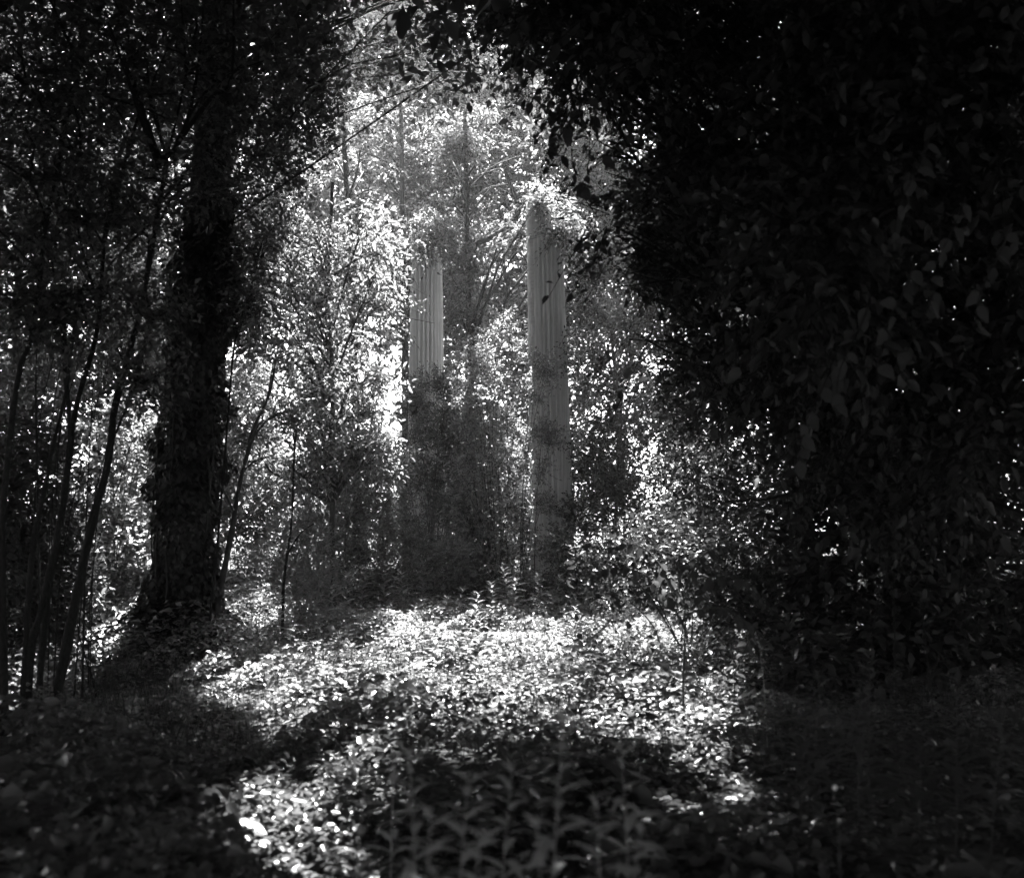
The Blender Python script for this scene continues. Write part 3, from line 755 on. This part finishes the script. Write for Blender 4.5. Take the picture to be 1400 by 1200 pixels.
def leafy_stems(name, label, cat, base, stems, leaf, me, step, group=None, r=.006, mat='bark', droop=.2, spread=.9, from_t=.15, bare_first=None):
    """stems: list of point lists (world). leaves as objects along them"""
    root = thing(name, base, label, cat, group)
    b = np.array(base)
    for st in stems:
        p = smooth_path(st, 16)-b
        link('stem', tubes('stem', [(p, np.linspace(r, r*.35, 16))], 6), M[mat], root)
        seg = np.r_[0, np.cumsum(np.linalg.norm(np.diff(p, axis=0), axis=1))]
        s = seg[-1]*(bare_first if bare_first and st is stems[0] else from_t); k = 0
        while s < seg[-1]:
            q = np.array([np.interp(s, seg, p[:, i]) for i in range(3)])
            i = min(int(np.searchsorted(seg, s)), 15); tdir = unit(p[i]-p[max(i-1, 0)])
            a = k*2.4+rng.normal()*.3
            ref = np.array([0, 0, 1.]) if abs(tdir[2]) < .85 else np.array([1., 0, 0])
            u = unit(np.cross(tdir, ref)); v = np.cross(tdir, u)
            d = unit((u*cos(a)+v*sin(a))*spread+tdir*.55+np.array([0, 0, -droop])+rng.normal(size=3)*.12)
            nn = np.array([0, 0, 1.])+rng.normal(size=3)*.6+tdir*.4
            put_leaf(me, root, q, d, nn, leaf*rng.uniform(.7, 1.2)*(1.1-.45*s/seg[-1]))
            s += step*rng.uniform(.7, 1.3); k += 1
        put_leaf(me, root, p[-1], p[-1]-p[-3], np.array([0, -.4, 1.]), leaf*.6)
    return root
def gp(x, y, Y):
    q = at(x, y, Y); q[2] = float(ground_z(q[0], q[1]))-.02; return q
leafy_stems('small_tree', 'small dark tree with big drooping leaves standing in the lit ground cover', 'tree', gp(936, 1045, 9.6),
            [[gp(936, 1045, 9.6), at(934, 930, 9.6), at(937, 850, 9.6), at(930, 790, 9.6)],
             [at(937, 860, 9.6), at(900, 800, 9.4), at(850, 775, 9.2), at(805, 790, 9.1)], [at(936, 850, 9.6), at(970, 800, 9.5), at(1010, 790, 9.3), at(1050, 830, 9.2)],
             [at(934, 830, 9.6), at(900, 770, 9.8), at(870, 745, 9.9), at(830, 750, 10)], [at(934, 810, 9.6), at(960, 760, 9.8), at(1000, 745, 9.9)], [at(936, 840, 9.6), at(980, 830, 9.2), at(1020, 850, 9.0), at(1050, 880, 9)]],
            .15, BROAD, .042, r=.014, droop=1.0, from_t=.25, bare_first=.72)
for x, y0, y1, Y, lab in [(866, 1010, 860, 11.5, 'thin dark stem with paired leaves beside the small dark tree'), (1002, 1000, 850, 10.5, 'upright dark stem with tufted top near the weeds'),
                          (795, 960, 850, 13, 'dark leafy stem standing in the lit ground cover before the stepped column')]:
    leafy_stems('understory_plant', lab, 'plant', gp(x, y0, Y), [[gp(x, y0, Y), at(x+2, (y0+y1)/2, Y), at(x-6, y1, Y)], [at(x+1, (y0+y1)/2, Y), at(x+14, (y0+y1)/2-30, Y), at(x+28, y1+10, Y)]], .17, BROAD, .06, r=.009, droop=.9, from_t=.35)

# ------------------------------------------------------------------ the dark broad-leaved trees over the clearing
def dark_edge(x, y):
    ex = np.interp(y, [0, 120, 250, 330, 420, 520, 640, 760], [705, 775, 815, 840, 862, 912, 1000, 1075])
    return x > ex
def drape(x0, x1, y0, y1, Y0, Y1, r0, r1, n): return blob(x0, x1, y0, y1, Y0, Y1, r0, r1, n, dark_edge)
P_ = trunk_px([(1230, 930), (1220, 700), (1180, 400), (1140, 100), (1120, -150)], 13.6)
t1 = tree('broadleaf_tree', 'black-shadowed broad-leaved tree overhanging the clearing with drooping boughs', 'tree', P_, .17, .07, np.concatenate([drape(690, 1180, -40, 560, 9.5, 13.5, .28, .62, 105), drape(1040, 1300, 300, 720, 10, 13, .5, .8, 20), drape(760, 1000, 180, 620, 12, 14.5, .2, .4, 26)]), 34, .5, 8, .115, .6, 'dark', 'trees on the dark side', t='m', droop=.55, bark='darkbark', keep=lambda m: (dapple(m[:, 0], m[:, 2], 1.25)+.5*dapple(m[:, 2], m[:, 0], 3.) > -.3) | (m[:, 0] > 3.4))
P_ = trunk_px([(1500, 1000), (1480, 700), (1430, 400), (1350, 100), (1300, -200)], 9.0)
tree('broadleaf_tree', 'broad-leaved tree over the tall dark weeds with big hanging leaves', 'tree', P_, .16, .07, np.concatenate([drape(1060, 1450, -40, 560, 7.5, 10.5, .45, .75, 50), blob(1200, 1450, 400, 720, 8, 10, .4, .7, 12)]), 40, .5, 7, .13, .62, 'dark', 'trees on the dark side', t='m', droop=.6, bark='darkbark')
# nearest fringe: leaves big enough to tell apart
fr = []
for x, y in [(720, 20), (760, 60), (740, 120), (790, 150), (830, 90), (760, 190), (850, 30), (900, 60), (810, 230)]:
    a = at(x+90, y-70, 8.6); fr.append([a, at(x+50, y-45, 8.4), at(x, y, 8.2), at(x-16, y+26, 8.2)])
for x, y in [(1210, 470), (1240, 500), (1280, 380), (1340, 420), (1150, 520), (1100, 600), (1230, 300)]:
    fr.append([at(x+40, y-110, 6.6), at(x+25, y-70, 6.4), at(x, y-20, 6.2), at(x-8, y+30, 6.2)])
o0 = Vector(t1.location)
for st in fr:
    p = smooth_path(st, 10)-np.array(o0)
    bo = link('bough', tubes('bough', [(p, np.linspace(.006, .003, 10))], 5), M['darkbark'], t1)
    for k in range(9):
        q = p[min(k+1, 9)]
        d = rng.normal(size=3)*.5+np.array([-.2 if k % 2 else .4, 0, -.8]); 
        put_leaf(BROAD, bo, q, d, np.array([0, -.8, .5])+rng.normal(size=3)*.4, rng.uniform(.09, .15))

# ------------------------------------------------------------------ weeds
# foreground, soft and close
def tall_weed(label, x, ytop, Y, lean, nleaf, leaf, me=LANCE, group='tall weeds close by', h=None, name='tall_weed', r=.004):
    top = at(x, ytop, Y)
    b = np.array([top[0]-lean, Y+.1, 0.]); b[2] = float(ground_z(b[0], b[1]))
    mid = b*.5+top*.5+np.array([-lean*.15, 0, .05])
    root = thing(name, b, label, 'weed', group)
    p = smooth_path([b, mid, top], 16)-b
    link('stem', tubes('stem', [(p, np.linspace(r, r*.4, 16))], 6), me.materials[0], root)
    for k in range(nleaf):
        t = .3+.7*k/(nleaf-1)
        q = np.array([np.interp(t*15, np.arange(16), p[:, i]) for i in range(3)])
        a = k*2.4+rng.normal()*.2
        d = np.array([cos(a), sin(a), .55+.5*(t > .9)+rng.normal()*.12])
        put_leaf(me, root, q, d, (-cos(a)*.4, -sin(a)*.4, 1), leaf*rng.uniform(.8, 1.2)*(1.1-.55*max(t-.6, 0)/.4))
    return root
tall_weed('blurred tall weed with long drooping leaves, alone in the near shade', 590, 1108, 2.9, .04, 16, .13)
tall_weed('tallest blurred weed with layered narrow leaves in the near shade', 770, 985, 3.3, .05, 34, .14)
tall_weed('bushy blurred weed beside the tallest one in the near shade', 815, 1090, 3.0, -.03, 22, .13)
tall_weed('short blurred weed crowding the tallest one', 735, 1120, 2.8, -.03, 16, .11)
tall_weed('slim blurred weed standing before the lit ground cover', 545, 935, 4.6, .04, 18, .15)
tall_weed('pale-stemmed weed in the shade between the patch of sun and the slim weed', 500, 1060, 4.0, .05, 14, .13)
for x, y, Y, lab in [(640, 1060, 3.4, 'blurred weed between the slim one and the tallest one'), (850, 1020, 3.8, 'blurred weed with spreading leaves beyond the bushy one'), (700, 1050, 3.6, 'blurred upright weed hard by the tallest one'), (560, 1030, 3.7, 'blurred weed below the slim one'), (880, 1110, 3.2, 'low blurred weed at the outer side of the bushy one'), (660, 1140, 2.7, 'low blurred weed nearest the lone drooping one')]:
    tall_weed(lab, x, y, Y, rng.normal()*.05, 24, .14)
for x, y, Y, lab in [(1120, 930, 6.2, 'dark weed with narrow whorled leaves, first of the dark stand'), (1175, 955, 5.8, 'dark weed with splayed narrow leaves in the middle of the dark stand'), (1190, 900, 6.6, 'tallest narrow-leaved weed of the dark stand'),
                     (1310, 935, 5.4, 'dark weed with upright blade leaves at the outer end of the stand'), (1260, 1000, 5.6, 'short dark weed among the narrow-leaved stand'), (1100, 1010, 5.9, 'low dark weed at the edge of the lit ground'), (1370, 1010, 5.2, 'dark weed beyond the upright-bladed one')]:
    tall_weed(lab, x, y, Y, rng.normal()*.06, 34, .26, NARROW, 'stand of dark weeds', r=.004)
# flowering stem with pale bud heads
b = gp(1150, 1235, 4.4); 
fs = thing('budding_stem', b, 'thin stem tipped with a pale round bud before the dark weeds', 'plant')
pp = smooth_path([b, at(1147, 1150, 4.4), at(1141, 1076, 4.4)], 12)
link('stem', tubes('stem', [(pp-b, np.linspace(.0035, .0025, 12))], 6), M['shrub'], fs)
def bud(parent, p, r):
    V = [(0, 0, -1.2)]; F3 = []; F4 = []
    n = 9
    for z, w in ((-.8, .7), (-.2, 1.), (.4, .95), (.9, .5)):
        for k in range(n): V.append((w*cos(k*2*pi/n), w*sin(k*2*pi/n), z))
    V.append((0, 0, 1.05))
    for k in range(n): F3.append((0, 1+(k+1) % n, 1+k)); F3.append((len(V)-1, 1+3*n+k, 1+3*n+(k+1) % n))
    for l in range(3):
        for k in range(n): F4.append((1+l*n+k, 1+l*n+(k+1) % n, 1+(l+1)*n+(k+1) % n, 1+(l+1)*n+k))
    o = link('bud', raw_mesh('bud', np.array(V)*r+np.array(p), [np.array(F3), np.array(F4)], True), BUDM, parent); return o
BUDM = rough_mat('bud', .55, .75, (1, 1, 1), 30, .2, .5)
bud(fs, pp[-1]-b, .011); bud(fs, pp[7]-b+np.array([.006, 0, 0]), .006); bud(fs, pp[2]-b+np.array([.006, 0, 0]), .007)
# arching bramble in the dark
def bramble(label, pts, Y, leaf, step):
    P = [at(x, y, Y+.0) for x, y in pts]; P[0][2] = min(P[0][2], float(ground_z(P[0][0], Y)))
    leafy_stems('bramble', label, 'bramble', P[0], [P], leaf, BROAD, step, 'brambles in the dark', r=.004, mat='darkbark', droop=.3, from_t=.2)
bramble('long arching bramble cane crossing the darkness behind the weeds', [(1150, 1010), (1215, 770), (1290, 690), (1360, 650), (1410, 610)], 7.5, .09, .13)
bramble('bramble cane bent over at its lit tip', [(1225, 1000), (1222, 760), (1232, 680), (1250, 656), (1275, 657)], 7.6, .075, .12)
bramble('low bramble spray with a few bright leaves above the dark weeds', [(1290, 1010), (1262, 860), (1260, 780), (1310, 760), (1350, 750)], 7.4, .075, .1)
# weeds at the back edge of the clearing
WG = 'weeds along the back of the clearing'
wl = [(500, 808, 21.4, 'feathery weed before the dark shrub at the clearing edge'), (527, 800, 21.6, 'tall spiky weed before the dark shrub'), (548, 815, 21.2, 'weed with bent top before the dark shrub'), (578, 800, 22.2, 'thin weed standing against the black shade under the feathery shrub'),
      (612, 850, 20.0, 'small bright fern-like weed in the shade notch'), (632, 838, 20.2, 'fern-like weed with pale arching tips in the shade notch'), (650, 846, 19.6, 'low fern-like weed beside the shade notch'), (688, 812, 20.4, 'tallest bright weed with starry arching leaves under the columns'),
      (705, 825, 20.2, 'weed leaning on the starry-leaved one'), (672, 830, 20.0, 'short weed beside the starry-leaved one'), (735, 818, 20.6, 'upright weed at the foot of the stepped column shrubs'), (765, 820, 20.2, 'weed before the dark foot shrub of the stepped column'),
      (800, 815, 19, 'bushy weed before the glinting shrub'), (845, 800, 18, 'tall weed before the glinting shrub'), (880, 800, 17.2, 'leafy bright weed in front of the dark shrubs'), (905, 815, 17, 'bright weed with broad top in front of the dark shrubs'),
      (450, 805, 20.8, 'weed beside the pale twiggy bush'), (335, 820, 19.5, 'weed behind the leaning bare sapling'), (360, 812, 20.2, 'tall weed behind the lone stem'), (475, 815, 20.6, 'weed between the twiggy bush and the dark shrub'), (985, 845, 15, 'weed at the shaded end of the lit ground'), (1025, 860, 14, 'last lit weed before the dark stand')]
for x, y, Y, lab in wl:
    tall_weed(lab, x, y-32, Y, rng.normal()*.08, 30, .28, FERN, WG, r=.007)

for k in range(44):
    x = rng.uniform(310, 1040); y = rng.uniform(855, 1000)
    Y = 1.62*FPX/(y-740)
    if Y > 20: Y = 20.
    h = rng.uniform(.42, .85)
    w = np.array([(x-700)/FPX*Y, Y])
    LM = [((-5.2, 15.9), 'near the foot of the ivied trunk'), ((1.6, 9.6), 'close round the small dark tree'), ((-3.8, 17), 'near the lone straight stem'), ((1., 21), 'before the stepped column'), ((-2., 21), 'before the notched column'), ((3.2, 12.5), 'by the edge of the dark weed stand'), ((-.6, 11), 'where the shade begins in the open middle'), ((-.4, 16), 'in the brightest open middle')]
    near_to = min(LM, key=lambda q: (q[0][0]-w[0])**2+(q[0][1]-w[1])**2)[1]
    tall_weed(('taller' if h > .6 else 'small' if h > .5 else 'tiny')+(' broad-leaved' if k % 3 else ' pale-leaved')+' weed in lit ground cover '+near_to, x, 740+FPX*(1.7-h)/Y, Y, rng.normal()*.06, 14, rng.uniform(.11, .2), FERN if k % 3 else LANCE, 'weeds rising from the ground cover', name='ground_weed', r=.004)

# ------------------------------------------------------------------ ground cover
def ground_cover():
    PP = []
    for y0, y1, dens, size in ((2.2, 7, 900, .075), (7, 12, 900, .068), (12, 18, 900, .062), (18, 24, 560, .07), (24, 40, 60, .16)):
        x1 = .5*y1+3.0
        n = int(dens*(y1-y0)*2*x1)
        x = rng.uniform(-x1, x1, n); y = rng.uniform(y0, y1, n)
        k = np.abs(x) < .53*y+2.0
        x, y = x[k], y[k]
        qx = 700+FPX*x/y
        k = rng.random(len(x)) < np.where((qx > 1120) | (qx < 40), .35, 1)
        x, y = x[k], y[k]
        hgt = .18+.2*(np.sin(x*1.9+y*1.1)+np.sin(x*3.7-y*2.9+1)*.6+np.sin(x*.8-y*.5)*.6)
        hgt = np.clip(hgt, .05, .6)+np.where(np.abs(x) > 5, .1, 0)+np.clip((y-10)*.012, 0, .15)
        z = ground_z(x, y)+hgt*rng.random(len(x))**.55
        # thin it in patches so the dark soil and stems show between clumps
        keep = rng.random(len(x)) < np.clip(.72+.42*dapple(x, y, 1.9)+.25*dapple(y, x, 4.1), .12, 1)
        x, y, z = x[keep], y[keep], z[keep]
        PP.append(np.column_stack([x, y, z, np.full(len(x), size)]))
    A = np.concatenate(PP); K = len(A)
    P = A[:, :3]; S = A[:, 3]*rng.uniform(.5, 1.3, K)*np.where(dapple(A[:, 0], A[:, 1], .8)+rng.normal(size=K)*.25 > .75, 1.6, 1.)*np.where(rng.random(K) < .04, 1.7, 1.)
    a = rng.uniform(0, 2*pi, K)
    D = np.stack([np.cos(a), np.sin(a), rng.normal(size=K)*.3-.05], 1)
    N = np.array([0, 0, 1.])+rng.normal(size=(K, 3))*.42
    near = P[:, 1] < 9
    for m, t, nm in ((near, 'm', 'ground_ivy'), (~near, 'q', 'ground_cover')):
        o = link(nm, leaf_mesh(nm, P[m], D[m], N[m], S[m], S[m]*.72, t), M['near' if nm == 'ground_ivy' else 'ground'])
        tag(o, 'near carpet of ivy-like leaves coloured darker for shade' if nm == 'ground_ivy' else 'bright carpet of small leaves covering the clearing', 'ground cover', kind='stuff')
    # stalks and small upright shoots
    n = 5000
    y = rng.uniform(8, 24, n); x = rng.uniform(-.55, .55, n)*y
    h = rng.uniform(.2, .5, n); z = ground_z(x, y)
    A0 = np.column_stack([x, y, z]); B0 = A0+np.column_stack([rng.normal(size=(n, 2))*.12, h])
    V, F = twig_mesh_data(A0, B0, .004)
    tag(link('undergrowth_stalks', raw_mesh('undergrowth_stalks', V, [F]), M['bark']), 'thin dry stalks threading through the ground cover', 'stalks', kind='stuff')
ground_cover()

# ------------------------------------------------------------------ air
def haze():
    x, y0, y1, z0, z1 = 95, -25, 110, -2.5, 54
    V = np.array([(sx*x, y, z) for z in (z0, z1) for y in (y0, y1) for sx in (-1, 1)], float)
    F = np.array([(0, 2, 3, 1), (4, 5, 7, 6), (0, 1, 5, 4), (2, 6, 7, 3), (0, 4, 6, 2), (1, 3, 7, 5)])
    m, N, L = new_mat('haze')
    v = N.new('ShaderNodeVolumePrincipled')
    v.inputs['Color'].default_value = (.95, .95, .95, 1)
    v.inputs['Density'].default_value = HAZE
    v.inputs['Anisotropy'].default_value = .87
    o = N.new('ShaderNodeOutputMaterial'); L.new(v.outputs[0], o.inputs['Volume'])
    tag(link('haze', raw_mesh('haze', V, [F]), m), 'thin sunlit haze added in the air for a veiling glow', 'haze', kind='stuff')
HAZE = .001  # density set for a veiling glow in place of lens glare
haze()
